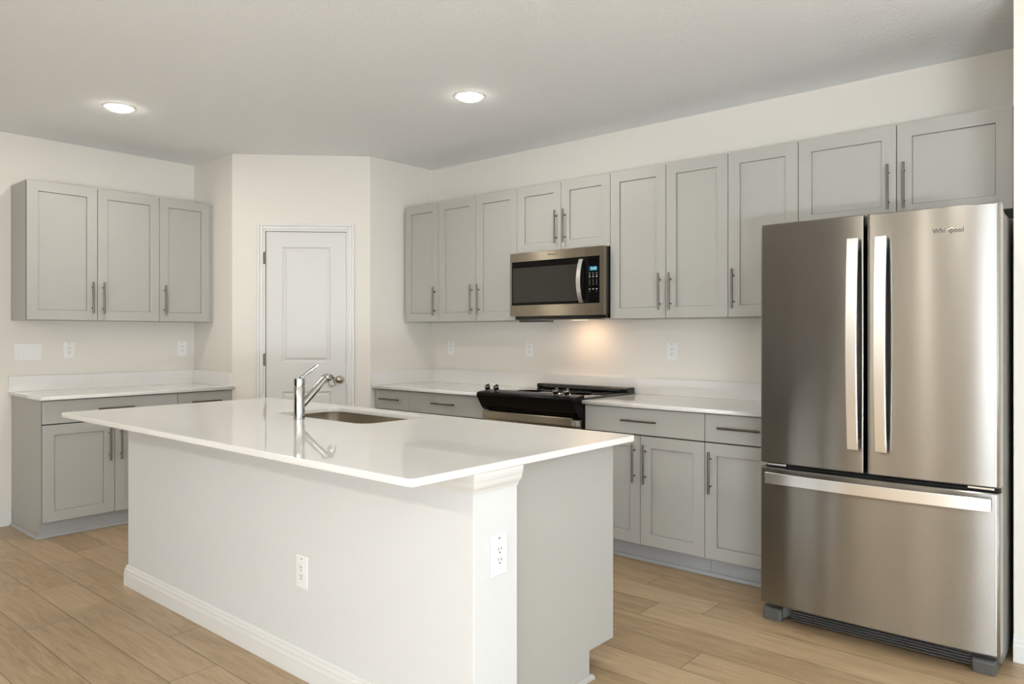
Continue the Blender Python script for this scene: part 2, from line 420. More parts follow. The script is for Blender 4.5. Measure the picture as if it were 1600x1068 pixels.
# ------------------------------------------------------------------ pantry door and casing
def make_door():
    b = BM(); W = 0.060
    prof = [(0.0, 0), (0.0, 0.012), (0.02, 0.016), (0.05, 0.017), (W - 0.008, 0.020), (W, 0.016)]
    # casing with a stepped profile: outer lip thicker, inner thinner
    for k in range(3):
        t0 = (0.019, 0.014, 0.010)[k]; i0 = (0.0, 0.018, 0.044)[k]; i1 = (0.018, 0.044, W)[k]
        A0, A1, H = DA0 - W + 0.004, DA1 + W - 0.004, DH + W - 0.004
        FD.box(b, A0 + i0, A0 + i1, 0, H - i0, 0, t0)
        FD.box(b, A1 - i1, A1 - i0, 0, H - i0, 0, t0)
        FD.box(b, A0 + i1, A1 - i1, H - i1, H - i0, 0, t0)
    cas = struct('trim_1', b, M['trim'], 'white moulded casing around the pantry door', bevel=0.003)
    b = BM()                                             # jamb lining, coloured dark to stand in for shade in the door gap
    FD.box(b, DA0 - 0.001, DA0 + 0.002, 0, DH, -T, 0.0); FD.box(b, DA1 - 0.002, DA1 + 0.001, 0, DH, -T, 0.0)
    FD.box(b, DA0, DA1, DH - 0.002, DH + 0.001, -T, 0.0)
    obj('jamb', b, M['cabin'], cas)
    b = BM()
    a0, a1 = DA0 + 0.006, DA1 - 0.006
    st = 0.122
    slab_panels(b, FD, a0, a1, 0.012, DH - 0.006, -0.040, -0.005,
                [(a0 + st, a1 - st, 1.095, 1.985), (a0 + st, a1 - st, 0.24, 0.870)],
                [(0.004, 0.002), (0.010, 0.008), (0.018, 0.009), (0.032, 0.004), (0.036, 0.003)])
    d = struct('door_1', b, M['door'], 'white two-panel pantry door')
    # knob
    b = BM(); kp = FD.p(0.812, 0.961, -0.002)
    lathe(b, kp, FD.N, [(0, 0.032), (0.004, 0.032), (0.008, 0.028), (0.010, 0.012), (0.030, 0.011), (0.036, 0.018), (0.044, 0.0265), (0.054, 0.029), (0.062, 0.0265), (0.068, 0.018), (0.070, 0.0)])
    obj('door_knob', b, M['knob'], d, smooth=True)
    b = BM(); FD.box(b, a1 - 0.001, a1 + 0.004, 0.93, 0.99, -0.03, 0.0015); obj('latch_plate', b, M['knob'], d)
    for z in (1.895, 1.115, 0.28):
        b = BM()
        tube(b, FD.p(DA0 - 0.001, z - 0.045, 0.012), FD.p(DA0 - 0.001, z + 0.045, 0.012), 0.0055, n=12)
        tube(b, FD.p(DA0 - 0.001, z + 0.045, 0.012), FD.p(DA0 - 0.001, z + 0.052, 0.012), 0.004, 0.002, n=12)
        FD.box(b, DA0 - 0.012, DA0 + 0.002, z - 0.044, z + 0.044, 0.0105, 0.0125)
        FD.box(b, DA0 - 0.004, DA0 + 0.006, z - 0.044, z + 0.044, -0.004, 0.012)
        obj('hinge', b, M['nickel'], d, smooth=True)
make_door()

# ------------------------------------------------------------------ cabinets
def pull(fr, parent, a, z, n, length, vertical=True, name='pull_handle'):
    b = BM(); r = 0.006; out = 0.03; ins = 0.038
    h = length / 2
    P = (lambda t, nn: fr.p(a, z + t, nn)) if vertical else (lambda t, nn: fr.p(a + t, z, nn))
    tube(b, P(-h, n + out), P(h, n + out), r, n=16)
    for t in (-h + ins, h - ins):
        tube(b, P(t, n), P(t, n + out), 0.0045, n=12)
    return obj(name, b, M['nickel'], parent, smooth=True)
SHAKER = [(0.0, 0.0135), (0.0022, 0.0135), (0.0022, 0.0095)]
def cab_leaf(fr, parent, a0, a1, z0, z1, n, handle=None, st=0.0655, name='door'):
    b = BM(); g = 0.0021
    A0, A1, Z0, Z1 = a0 + g, a1 - g, z0 + g, z1 - g
    slab_panels(b, fr, A0, A1, Z0, Z1, n, n + 0.020, [(A0 + st, A1 - st, Z0 + st, Z1 - st)], SHAKER)
    o = obj(name, b, M['cab'], parent, bevel=0.0012)
    if handle:
        side, zc = handle
        pull(fr, o, (A0 + 0.033) if side == 'L' else (A1 - 0.033), zc, n + 0.020, 0.222)
    return o
def cab_drawer(fr, parent, a0, a1, z0, z1, n, ha=None):
    b = BM(); g = 0.0021
    fr.box(b, a0 + g, a1 - g, z0 + g, z1 - g, n, n + 0.020)
    o = obj('drawer', b, M['cab'], parent, bevel=0.0015)
    pull(fr, o, (a0 + a1) / 2 if ha is None else ha, 0.8155 + 0.0, n + 0.020, 0.228, vertical=False)
    return o
WU = 0.309                  # upper box depth; doors add 0.020
ZUB, ZUT = 1.4065, 2.334
def upper(fr, name, a0, a1, z0, z1, leaves, label, group, depth=WU, zh=None, body_a1=None, hz='low'):
    t = thing(name, fr.p((a0 + a1) / 2, z0, 0), label, 'cabinet', group)
    b = BM(); fr.box(b, a0 + 0.0005, (body_a1 or a1) - 0.0005, z0, z1, 0.0005, depth - 0.0015)
    obj('body', b, M['cab'], t, bevel=0.001)
    b = BM(); fr.box(b, a0 + 0.0006, a1 - 0.0006, z0 + 0.001, z1 - 0.001, depth - 0.0015, depth)
    obj('gap_shadow_liner', b, M['cabin'], t)
    for (l0, l1, side) in leaves:
        cab_leaf(fr, t, l0, l1, z0, z1, depth, (side, zh if zh else z0 + 0.160))
    return t
G1 = 'wall cabinets above the range counter'
upper(FR, 'wall_cabinet', -4.5285, -4.1413, ZUB, ZUT, [(-4.5285, -4.1413, 'R')], 'narrow grey single-door wall cabinet next to the pantry wall, far end of the range wall', G1)
upper(FR, 'wall_cabinet', -4.1413, -3.3455, ZUB, ZUT, [(-4.1413, -3.7434, 'R'), (-3.7434, -3.3455, 'L')], 'grey double-door wall cabinet directly left of the microwave', G1)
upper(FR, 'wall_cabinet', -3.3455, -2.570, 1.8705, ZUT, [(-3.3455, -2.9583, 'R'), (-2.9583, -2.570, 'L')], 'short grey double-door cabinet mounted above the microwave', G1)
upper(FR, 'wall_cabinet', -2.570, -1.7829, ZUB, ZUT, [(-2.570, -2.176, 'R'), (-2.176, -1.7829, 'L')], 'grey double-door wall cabinet directly right of the microwave', G1)
upper(FR, 'wall_cabinet', -1.7829, -1.3909, ZUB, ZUT, [(-1.7829, -1.3909, 'L')], 'grey single-door wall cabinet partly hidden behind the refrigerator', G1)
upper(FR, 'wall_cabinet', -1.3909, -0.3965, 1.8705, ZUT, [(-1.3909, -0.9161, 'R'), (-0.9161, -0.4408, 'L')], 'wide short grey double-door cabinet above the refrigerator', G1)
b = BM(); FR.box(b, -0.4400, -0.3968, 1.8705, ZUT, WU, WU + 0.019)
fil = [o for o in COL.objects if o.get('label', '').startswith('wide short grey')][0]
obj('filler_strip', b, M['cab'], fil)
G2 = 'wall cabinets on the left wall'
upper(FL, 'wall_cabinet', 1.6017, 2.4657, ZUB, ZUT, [(1.6017, 2.0360, 'R'), (2.0360, 2.4657, 'L')], 'wide grey double-door wall cabinet on the left wall above the switch plate', G2)
t = upper(FL, 'wall_cabinet', 2.4657, 2.8885, ZUB, ZUT, [(2.4657, 2.8573, 'L')], 'grey single-door wall cabinet on the left wall beside the pantry return', G2)
b = BM(); FL.box(b, 2.860, 2.8885, ZUB, ZUT, WU - 0.001, WU + 0.006); obj('filler_strip', b, M['cab'], t)

ZDT, ZDM, ZDB, ZBT = 0.886, 0.735, 0.1115, 0.889
def base(fr, a0, a1, drawers, leaves, label, group, depth, b0=None, b1=None, ends=()):
    b0 = a0 if b0 is None else b0; b1 = a1 if b1 is None else b1
    t = thing('base_cabinet', fr.p((b0 + b1) / 2, 0, 0), label, 'cabinet', group)
    b = BM()
    n1 = depth
    # side profile with toe notch, extruded along the run
    pr = [(0.0005, 0), (n1 - 0.062, 0), (n1 - 0.062, 0.106), (n1 - 0.0015, 0.106), (n1 - 0.0015, ZBT), (0.0005, ZBT)]
    prism(b, [fr.p(b0 + 0.0005, z, n) for n, z in pr], fr.U * (b1 - b0 - 0.001))
    obj('body', b, M['cab'], t, bevel=0.0008)
    b = BM(); fr.box(b, a0 + 0.0006, a1 - 0.0006, ZDB + 0.001, ZDT + 0.002, depth - 0.0015, depth)
    obj('gap_shadow_liner', b, M['cabin'], t)
    b = BM(); fr.box(b, b0 + (0.0 if ends else 0.0005), b1 - 0.0005, 0.0, 0.105, depth - 0.062, depth - 0.058)
    obj('toe_kick', b, M['kick'], t)
    for d in drawers: cab_drawer(fr, t, d[0], d[1], ZDM, ZDT, depth, d[2] if len(d) > 2 else None)
    for (l0, l1, side) in leaves: cab_leaf(fr, t, l0, l1, ZDB, ZDM - 0.003, depth, (side, 0.574))
    return t
DB = XR - 3.6675 - 0.020       # 0.596
G3 = 'base cabinets on the range wall'
base(FR, -4.545, -4.164, [(-4.545, -4.164, -4.36)], [(-4.545, -4.164, 'R')], 'narrow grey base cabinet at the pantry end of the range wall', G3, DB, b0=-4.5665)
base(FR, -4.164, -3.352, [(-4.164, -3.352, -3.772)], [(-4.164, -3.758, 'R'), (-3.758, -3.352, 'L')], 'grey base cabinet with wide drawer directly left of the range', G3, DB)
base(FR, -2.5646, -1.785, [(-2.5646, -1.785, -2.181)], [(-2.5646, -2.1807, 'R'), (-2.1807, -1.785, 'L')], 'grey base cabinet with wide drawer directly right of the range', G3, DB)
base(FR, -1.785, -1.385, [(-1.785, -1.385, -1.588)], [(-1.785, -1.385, 'L')], 'narrow grey base cabinet tucked beside the refrigerator', G3, DB)
G4 = 'base cabinets on the left wall'
DBL = YL - 5.2967 - 0.020
base(FL, 1.6045, 2.467, [(1.6045, 2.467, 2.041)], [(1.6045, 2.0373, 'R'), (2.0373, 2.467, 'L')], 'grey double-door base cabinet at the open end of the left counter', G4, DBL, ends=(1,))
t = base(FL, 2.467, 2.866, [(2.467, 2.866, 2.674)], [(2.467, 2.866, 'L')], 'grey base cabinet next to the pantry wall, mostly behind the island top', G4, DBL, b1=2.8895)
b = BM(); FL.box(b, 2.868, 2.8895, 0.11, ZBT, DBL - 0.001, DBL + 0.004); obj('filler_strip', b, M['cab'], t)

# shoe mouldings at the toe kicks
def quarter(r=0.016, n=5): return [(0, 0)] + [(r * math.cos(R(90 * i / n)), r * 1.15 * math.sin(R(90 * i / n))) for i in range(n + 1)]
bm = BM(); yk = YL - (DBL - 0.058); run_prof(bm, quarter(), [(1.6045, YL - 0.016), (1.6045, yk), (2.8905, yk)][::-1][::-1])
struct('trim_2', bm, M['kick'], 'grey shoe moulding under the left base cabinets')
xk = XR - (DB - 0.058)
bm = BM(); run_prof(bm, quarter(), [(xk, 3.353), (xk, 4.566)][::-1]); struct('trim_3', bm, M['kick'], 'grey shoe moulding left of the range')
bm = BM(); run_prof(bm, quarter(), [(xk, 1.386), (xk, 2.564)][::-1]); struct('trim_4', bm, M['kick'], 'grey shoe moulding right of the range')

# ------------------------------------------------------------------ countertops
ZT = 0.914; ZTB = 0.8905
def counter(loops, label, splashes, loc):
    t = thing('countertop', loc, label, 'countertop')
    me = flat_curve(loops, ZTB, ZT, 0.003); link('worktop', me, M['quartz'], t)
    for s in splashes:
        b = BM(); box(b, *s); obj('backsplash', b, M['quartz'], t, bevel=0.0015)
    return t
BS = 0.018
counter([[(1.5863, 5.9182), (1.5863, 5.2755), (1.5963, 5.2655), (2.8905, 5.2655), (2.8905, 5.9182)]],
        'white quartz countertop along the left wall', [(1.5863, 2.8905, YL - BS, YL - 0.0005, ZT, 1.020), (2.8905 - BS, 2.8905, 5.3065, YL - BS, ZT, 1.020)], (2.24, 5.6, ZTB))
counter([[(3.6383, 4.5665), (3.6383, 3.349), (4.283, 3.349), (4.283, 4.5665)]],
        'white quartz countertop between the pantry wall and the range',
        [(XR - BS, XR - 0.0005, 3.349, 4.5665 - BS, ZT, 1.020), (3.6393, XR - 0.0005, 4.5665 - BS, 4.5665, ZT, 1.020)], (3.96, 3.95, ZTB))
counter([[(3.6383, 2.5665), (3.6383, 1.375), (4.283, 1.375), (4.283, 2.5665)]],
        'white quartz countertop between the range and the refrigerator',
        [(XR - BS, XR - 0.0005, 1.375, 2.5665, ZT, 1.020)], (3.96, 1.97, ZTB))
b = BM(); box(b, XR - BS, XR - 0.0005, 2.5667, 3.3488, ZT, 1.020)
tag(obj('backsplash_strip', b, M['quartz']), 'low white quartz backsplash strip on the wall behind the range', 'backsplash')

# ------------------------------------------------------------------ island
IX0, IX1, IY0, IY1 = 1.341, 2.511, 1.511, 4.162
SK = (2.032, 2.42, 2.60, 3.345)            # sink opening
t = thing('island_countertop', ((IX0 + IX1) / 2, (IY0 + IY1) / 2, ZTB), 'large white quartz island top with a sink cut-out', 'countertop')
hole = rrect(*SK, 0.068)
link('worktop', flat_curve([rrect(IX0, IX1, IY0, IY1, 0.022, 6), hole[::-1]], ZTB, ZT, 0.003), M['quartz'], t, smooth=True)
KX0, KX1, KY0, KY1 = 1.618, 1.822, 1.54, 4.035
t = thing('kitchen_island', (2.0, 2.8, 0), 'white-walled kitchen island with grey end panel and white baseboard', 'island')
b = BM(); box(b, KX0, KX1, KY0, KY1, 0, ZTB - 0.0005); obj('knee_wall', b, M['knee'], t, bevel=0.003)
PX1, PY0, PY1 = 2.483, 1.600, 4.11
b = BM()
prism(b, [(KX1 + 0.0005, PY0, 0), (2.318, PY0, 0), (2.318, PY0, 0.106), (PX1, PY0, 0.106), (PX1, PY0, ZTB - 0.0005), (KX1 + 0.0005, PY0, ZTB - 0.0005)], (0, 0.019, 0))
obj('end_panel', b, M['cab'], t, bevel=0.0012)
b = BM()                                                   # open-topped carcass behind the panel (the sink hangs in it)
for q in ((KX1 + 0.001, KX1 + 0.019, PY0 + 0.0195, PY1, 0.106, ZTB - 0.001), (PX1 - 0.019, PX1, PY0 + 0.0195, PY1, 0.106, ZTB - 0.001), (KX1 + 0.019, PX1 - 0.019, PY1 - 0.019, PY1, 0.106, ZTB - 0.001), (KX1 + 0.019, PX1 - 0.019, PY0 + 0.02, PY1 - 0.019, 0.106, 0.124)):
    box(b, *q)
obj('carcass', b, M['cab'], t)
b = BM(); box(b, KX1 + 0.001, 2.312, PY0 + 0.0195, PY1, 0, 0.105); obj('toe_kick', b, M['kick'], t)
b = BM(); run_prof(b, base_prof(0.105, 0.016), [(KX1, KY1), (KX0, KY1), (KX0, KY0), (KX1, KY0)][::-1][::-1])
o = obj('baseboard', b, M['trim'], t)
b = BM(); run_prof(b, quarter(0.016), [(2.318, PY1), (2.318, PY0), (KX1 + 0.02, PY0)][::-1]); obj('shoe_moulding', b, M['cab'], t)
# crown moulding tucked under the counter, wrapping the long face and the end
cr = [(0, 0), (0.004, 0), (0.006, 0.008), (0.010, 0.014), (0.017, 0.021), (0.020, 0.032), (0.021, 0.040), (0.0235, 0.043), (0.024, 0.052), (0.0255, 0.055), (0.0255, 0.0665), (0, 0.0665)]
b = BM(); run_prof(b, cr, [(KX0, KY1, 0.8235), (KX0, KY0, 0.8235), (KX1, KY0, 0.8235)]); obj('crown_moulding', b, M['trim'], t, smooth=True)

# sink
def make_sink():
    t = thing('undermount_sink', ((SK[0] + SK[1]) / 2, (SK[2] + SK[3]) / 2, 0.69), 'stainless steel sink set into the island top', 'sink')
    b = BM(); x0, x1, y0, y1 = SK; e = 0.004
    lv = [(ZTB - 0.001, -e - 0.016, 0.084), (ZTB - 0.001, -e, 0.07), (ZTB - 0.02, -e, 0.07), (0.74, 0.004, 0.066), (0.712, 0.012, 0.065), (0.700, 0.035, 0.06), (0.698, 0.06, 0.05)]
    rings = []
    for z, ins, r in lv:
        rings.append([b.verts.new((x, y, z)) for x, y in rrect(x0 + ins, x1 - ins, y0 + ins, y1 - ins, r, 8)])
    n = len(rings[0])
    for A, B in zip(rings, rings[1:]):
        for i in range(n): b.faces.new((A[i], A[(i + 1) % n], B[(i + 1) % n], B[i]))
    b.faces.new(rings[-1])
    o = obj('bowl', b, M['steelsink'], t, smooth=True)
    md = o.modifiers.new('thick', 'SOLIDIFY'); md.thickness = 0.0015; md.offset = 0
    b = BM(); lathe(b, ((x0 + x1) / 2, (y0 + y1) / 2, 0.6985), (0, 0, 1), [(0, 0.055), (0.003, 0.055), (0.003, 0.042), (-0.008, 0.036), (-0.01, 0.0)])
    obj('drain', b, M['chrome'], t, smooth=True)
make_sink()

# faucet
def make_faucet():
    fx, fy = 1.958, 2.985
    t = thing('kitchen_faucet', (fx, fy, ZT), 'chrome single-lever pull-out faucet on the island beside the sink', 'faucet')
    b = BM()
    lathe(b, (fx, fy, ZT), (0, 0, 1), [(0, 0.0275), (0.003, 0.0275), (0.004, 0.0255), (0.150, 0.0255), (0.153, 0.0235), (0.157, 0.0235)])
    obj('body', b, M['chrome'], t, smooth=True)
    b = BM(); lathe(b, (fx, fy, ZT), (0, 0, 1), [(0.1575, 0.0238), (0.159, 0.0258), (0.189, 0.0258), (0.191, 0.024), (0.191, 0.0)])
    cap = obj('valve_cap', b, M['chrome'], t, smooth=True)
    # lever: flat bar rising towards the sink
    b = BM()
    p0 = Vector((fx + 0.004, fy, ZT + 0.190)); p1 = Vector((fx + 0.100, fy, ZT + 0.247)); d = (p1 - p0).normalized(); up = d.cross(Vector((0, 1, 0)))
    w0, w1, h = 0.009, 0.011, 0.0048
    vs = []
    for p, w_ in ((p0, w0), (p1, w1)):
        for sy, sh in ((-1, -1), (1, -1), (1, 1), (-1, 1)): vs.append(b.verts.new(p + Vector((0, 1, 0)) * sy * w_ + up * sh * h))
    for f in ((0, 1, 2, 3), (7, 6, 5, 4), (0, 4, 5, 1), (1, 5, 6, 2), (2, 6, 7, 3), (3, 7, 4, 0)): b.faces.new([vs[i] for i in f])
    obj('lever', b, M['chrome'], cap, bevel=0.002)
    # spout
    q0 = Vector((fx + 0.012, fy, ZT + 0.062)); q1 = Vector((fx + 0.142, fy, ZT + 0.182)); dd = (q1 - q0).normalized()
    b = BM(); tube(b, q0, q1, 0.0165, 0.0165, 24); obj('spout', b, M['chrome'], t, smooth=True)
    # pull-out head: elbow and down-turned nozzle
    b = BM(); rings = []
    cen = []; rad = []
    start = q1 + dd * 0.0015
    ang0 = math.atan2(dd.z, dd.x); p = start.copy(); a = ang0
    steps = 9
    cen.append(p.copy()); rad.append(0.0205); dirs = [a]
    for i in range(steps):
        a -= R(112) / steps; p = p + Vector((math.cos(a), 0, math.sin(a))) * 0.0046
        cen.append(p.copy()); rad.append(0.0212); dirs.append(a)
    p = p + Vector((math.cos(a), 0, math.sin(a))) * 0.024; cen.append(p.copy()); rad.append(0.0200); dirs.append(a)
    p = p + Vector((math.cos(a), 0, math.sin(a))) * 0.003; cen.append(p.copy()); rad.append(0.017); dirs.append(a)
    n = 24
    for c_, r_, a_ in zip(cen, rad, dirs):
        s_ = Vector((0, 1, 0)); u_ = Vector((-math.sin(a_), 0, math.cos(a_)))
        rings.append([b.verts.new(c_ + (s_ * math.cos(2 * math.pi * i / n) + u_ * math.sin(2 * math.pi * i / n)) * r_) for i in range(n)])
    for A, B in zip(rings, rings[1:]):
        for i in range(n): b.faces.new((A[i], A[(i + 1) % n], B[(i + 1) % n], B[i]))
    b.faces.new(rings[0]); b.faces.new(rings[-1][::-1])
    obj('spray_head', b, M['chrome'], t, smooth=True)
make_faucet()

# ------------------------------------------------------------------ outlets and switches
def outlet(fr, a, z, label, off=0.0, h=0.118, w_=0.074):
    t = thing('wall_outlet', fr.p(a, z, off), label, 'outlet', 'duplex wall outlets')
    b = BM(); fr.box(b, a - w_ / 2, a + w_ / 2, z - h / 2, z + h / 2, off + 0.0003, off + 0.006); pl = obj('cover_plate', b, M['plate'], t, bevel=0.003)
    b = BM(); lathe(b, fr.p(a, z + h * 0.40, off + 0.006), fr.N, [(0, 0.0032), (0.001, 0.0032), (0.0012, 0.0)], 12); obj('screw', b, M['greyplastic'], pl)
    b = BM(); fr.box(b, a - 0.017, a + 0.017, z - 0.034, z + 0.034, off + 0.006, off + 0.0085); bd = obj('receptacle', b, M['plate'], t, bevel=0.0015)
    for dz in (0.016, -0.017):
        b = BM()
        fr.box(b, a - 0.0075, a - 0.0052, z + dz - 0.001, z + dz + 0.008, off + 0.0082, off + 0.0089)
        fr.box(b, a + 0.0048, a + 0.0075, z + dz - 0.001, z + dz + 0.007, off + 0.0082, off + 0.0089)
        lathe(b, fr.p(a, z + dz - 0.0085, off + 0.0082), fr.N, [(0, 0.0028), (0.0007, 0.0028)], 12)
        obj('socket_slots', b, M['slot'], bd)
    return t
outlet(FL, 1.963, 1.195, 'white outlet on the left wall, right next to the triple switch plate')
outlet(FL, 2.790, 1.195, 'white outlet on the left wall near the pantry corner')
outlet(FR, -4.330, 1.200, 'white outlet on the range wall near the pantry corner')
outlet(FR, -3.496, 1.198, 'white outlet on the range wall just left of the range')
outlet(FR, -2.310, 1.200, 'white outlet on the wall between range and refrigerator')
FI = Fr((KX0, 0), (0, -1), (-1, 0)); FE = Fr((0, KY0), (1, 0), (0, -1))
outlet(FI, -2.442, 0.402, 'white outlet low on the long side of the island', h=0.125)
outlet(FE, 1.728, 0.618, 'white outlet on the near end of the island wall', h=0.130, w_=0.078)
t = thing('light_switch', FL.p(1.707, 1.187, 0), 'white triple rocker switch plate on the left wall', 'light switch')
b = BM(); FL.box(b, 1.622, 1.792, 1.128, 1.246, 0.0003, 0.006); obj('cover_plate', b, M['plate'], t, bevel=0.003)
for k in range(3):
    c = 1.707 + (k - 1) * 0.046
    b = BM(); FL.box(b, c - 0.0165, c + 0.0165, 1.187 - 0.0335, 1.187 + 0.0335, 0.006, 0.0075); r_ = obj('rocker_frame', b, M['plate'], t)
    b = BM(); s_ = 1 if k else -1
    prism(b, [FL.p(c - 0.0145, 1.187 - 0.031, 0.0075), FL.p(c - 0.0145, 1.187 - 0.031, 0.0105 - 0.0015 * s_), FL.p(c - 0.0145, 1.187, 0.0085), FL.p(c - 0.0145, 1.187 + 0.031, 0.0105 + 0.0015 * s_), FL.p(c - 0.0145, 1.187 + 0.031, 0.0075)], FL.U * 0.029)
    obj('rocker', b, M['plate'], r_)

# ------------------------------------------------------------------ recessed ceiling lights
def downlight(x, y, label, power=7.5):
    t = thing('recessed_light', (x, y, ZC), label, 'ceiling light', 'recessed ceiling lights')
    b = BM(); lathe(b, (x, y, ZC - 0.0002), (0, 0, -1), [(0, 0.094), (0.002, 0.093), (0.004, 0.086), (0.004, 0.076), (0.002, 0.070)], 40)
    obj('trim_ring', b, M['trim'], t, smooth=True)
    b = BM(); lathe(b, (x, y, ZC - 0.003), (0, 0, -1), [(0, 0.068), (0.009, 0.066), (0.015, 0.054), (0.018, 0.03), (0.0185, 0.0)], 32)
    obj('lens', b, M['lens'], t, smooth=True)
    l = bpy.data.lights.new('downlight_lamp', 'AREA'); l.shape = 'DISK'; l.size = 0.11; l.energy = power; l.color = (1.0, 0.94, 0.85)
    o = bpy.data.objects.new('downlight_lamp', l); COL.objects.link(o); o.parent = t; o.location = (0, 0, -0.025)
downlight(1.850, 4.740, 'round recessed ceiling light over the left counter side')
downlight(3.090, 2.975, 'round recessed ceiling light in front of the microwave')
downlight(-2.3, 1.45, 'recessed ceiling light behind the camera, by the side wall', 26)
downlight(-2.3, 2.35, 'recessed ceiling light behind the camera, by the hallway', 22)
downlight(2.62, 0.62, 'unseen recessed ceiling light added in front of the refrigerator', 4)  # lamp out of view, added to brighten floor, counters and backsplash
downlight(-0.9, -1.6, 'added recessed ceiling light behind the camera, patio side')  # lamp out of view, added for general illumination

# ------------------------------------------------------------------ microwave
def make_microwave():
    Y0, Y1 = -3.350, -2.5735                                   # a coordinates on FR
    t = thing('microwave', FR.p((Y0 + Y1) / 2, 1.41, 0), 'stainless over-the-range microwave with black glass front', 'microwave')
    n0 = XR - 3.915; n1 = XR - 3.887
    b = BM(); FR.box(b, Y0 + 0.006, Y1 - 0.002, 1.4405, 1.868, 0.0005, n0)
    FR.box(b, Y0 + 0.012, Y1 - 0.004, 1.412, 1.4405, 0.0005, n0 - 0.012); obj('case', b, M['black'], t, bevel=0.003)
    # front frame: steel around the dark glass, in two leaves (door and control side)
    def leaf(a0, a1, gl, nm):
        b = BM(); slab_panels(b, FR, a0, a1, 1.434, 1.868, n0, n1, [gl], [(0.0, 0.001)])
        return obj(nm, b, M['steelmw'], t, bevel=0.002)
    d = leaf(Y0, -2.7125, (Y0 + 0.017, -2.7135, 1.509, 1.808), 'door')
    c = leaf(-2.7115, Y1, (-2.7105, -2.606, 1.509, 1.808), 'control_panel')
    b = BM(); FR.box(b, Y0 + 0.017, -2.7128, 1.509, 1.808, n1 - 0.0008, n1 + 0.001); obj('door_glass', b, M['blackgloss'], d)
    b = BM(); FR.box(b, -3.322, -2.775, 1.527, 1.765, n1 + 0.001, n1 + 0.0016); obj('window', b, M['mwglass'], d)
    b = BM(); FR.box(b, -2.7112, -2.606, 1.509, 1.808, n1 - 0.0008, n1 + 0.001); g = obj('control_glass', b, M['blackgloss'], c)
    b = BM(); FR.box(b, -2.684, -2.622, 1.715, 1.742, n1 + 0.001, n1 + 0.0018); ds = obj('display', b, M['display'], c)
    link('clock_digits', text_mesh('3:15', 0.024, facing(FR, -2.650, 1.7285, n1 + 0.0022), 0.0002), M['digit'], ds)
    for r_, z in enumerate((1.700, 1.688, 1.676, 1.657, 1.647, 1.637, 1.627, 1.598, 1.582)):
        for k in range(3):
            if r_ == 8 and k == 1: continue
            a = -2.680 + k * 0.0265; wd = 0.0055 if r_ < 3 or r_ == 7 else 0.0022
            if r_ in (2, 7): hh = 0.0030
            else: hh = 0.0013
            b = BM(); FR.box(b, a - wd, a + wd, z - hh, z + hh, n1 + 0.001, n1 + 0.0014)
            obj('key', b, M['mark'], c)
    # bowed bar handle
    b = BM(); N = 16; prev = None
    for i in range(N + 1):
        q = i / N; z = 1.512 + q * 0.281; bow = 0.018 + 0.034 * (1 - (2 * q - 1) ** 2)
        nn = n1 + bow
        ring = [b.verts.new(FR.p(aa, z, nn_)) for aa, nn_ in ((-2.753, nn - 0.008), (-2.753, nn), (-2.722, nn), (-2.722, nn - 0.008))]
        if prev:
            for k in range(4): b.faces.new((prev[k], prev[(k + 1) % 4], ring[(k + 1) % 4], ring[k]))
        else: b.faces.new(ring)
        prev = ring
    b.faces.new(prev[::-1])
    FR.box(b, -2.751, -2.724, 1.512, 1.530, n1 + 0.0008, n1 + 0.014); FR.box(b, -2.751, -2.724, 1.775, 1.793, n1 + 0.0008, n1 + 0.014)
    obj('handle', b, M['steelbright'], d, bevel=0.002)
    link('brand_mark', text_mesh('Whirlpool', 0.018, facing(FR, -2.985, 1.842, n1 + 0.0004), 0.0003), M['ink'], d)
    # underside: grease filter flap, lamp lens
    b = BM(); FR.box(b, Y0 + 0.02, -3.085, 1.395, 1.405, 0.245, 0.325); obj('vent_flap', b, M['greyplastic'], t, bevel=0.002)
    b = BM(); FR.box(b, -3.06, -2.68, 1.4065, 1.4125, 0.225, 0.34); obj('grease_filter', b, M['steel'], t)
    b = BM(); FR.box(b, -2.99, -2.87, 1.4075, 1.4125, 0.15, 0.21); obj('lamp_lens', b, M['warmlens'], t)
    l = bpy.data.lights.new('hood_lamp', 'AREA'); l.shape = 'RECTANGLE'; l.size = 0.05; l.size_y = 0.14; l.energy = 0.75; l.color = (1.0, 0.62, 0.36)
    o = bpy.data.objects.new('hood_lamp', l); COL.objects.link(o); o.parent = t
    o.location = FR.p(-2.93, 1.404, 0.19) - t.location; o.rotation_euler = (0, R(-10), 0)
make_microwave()

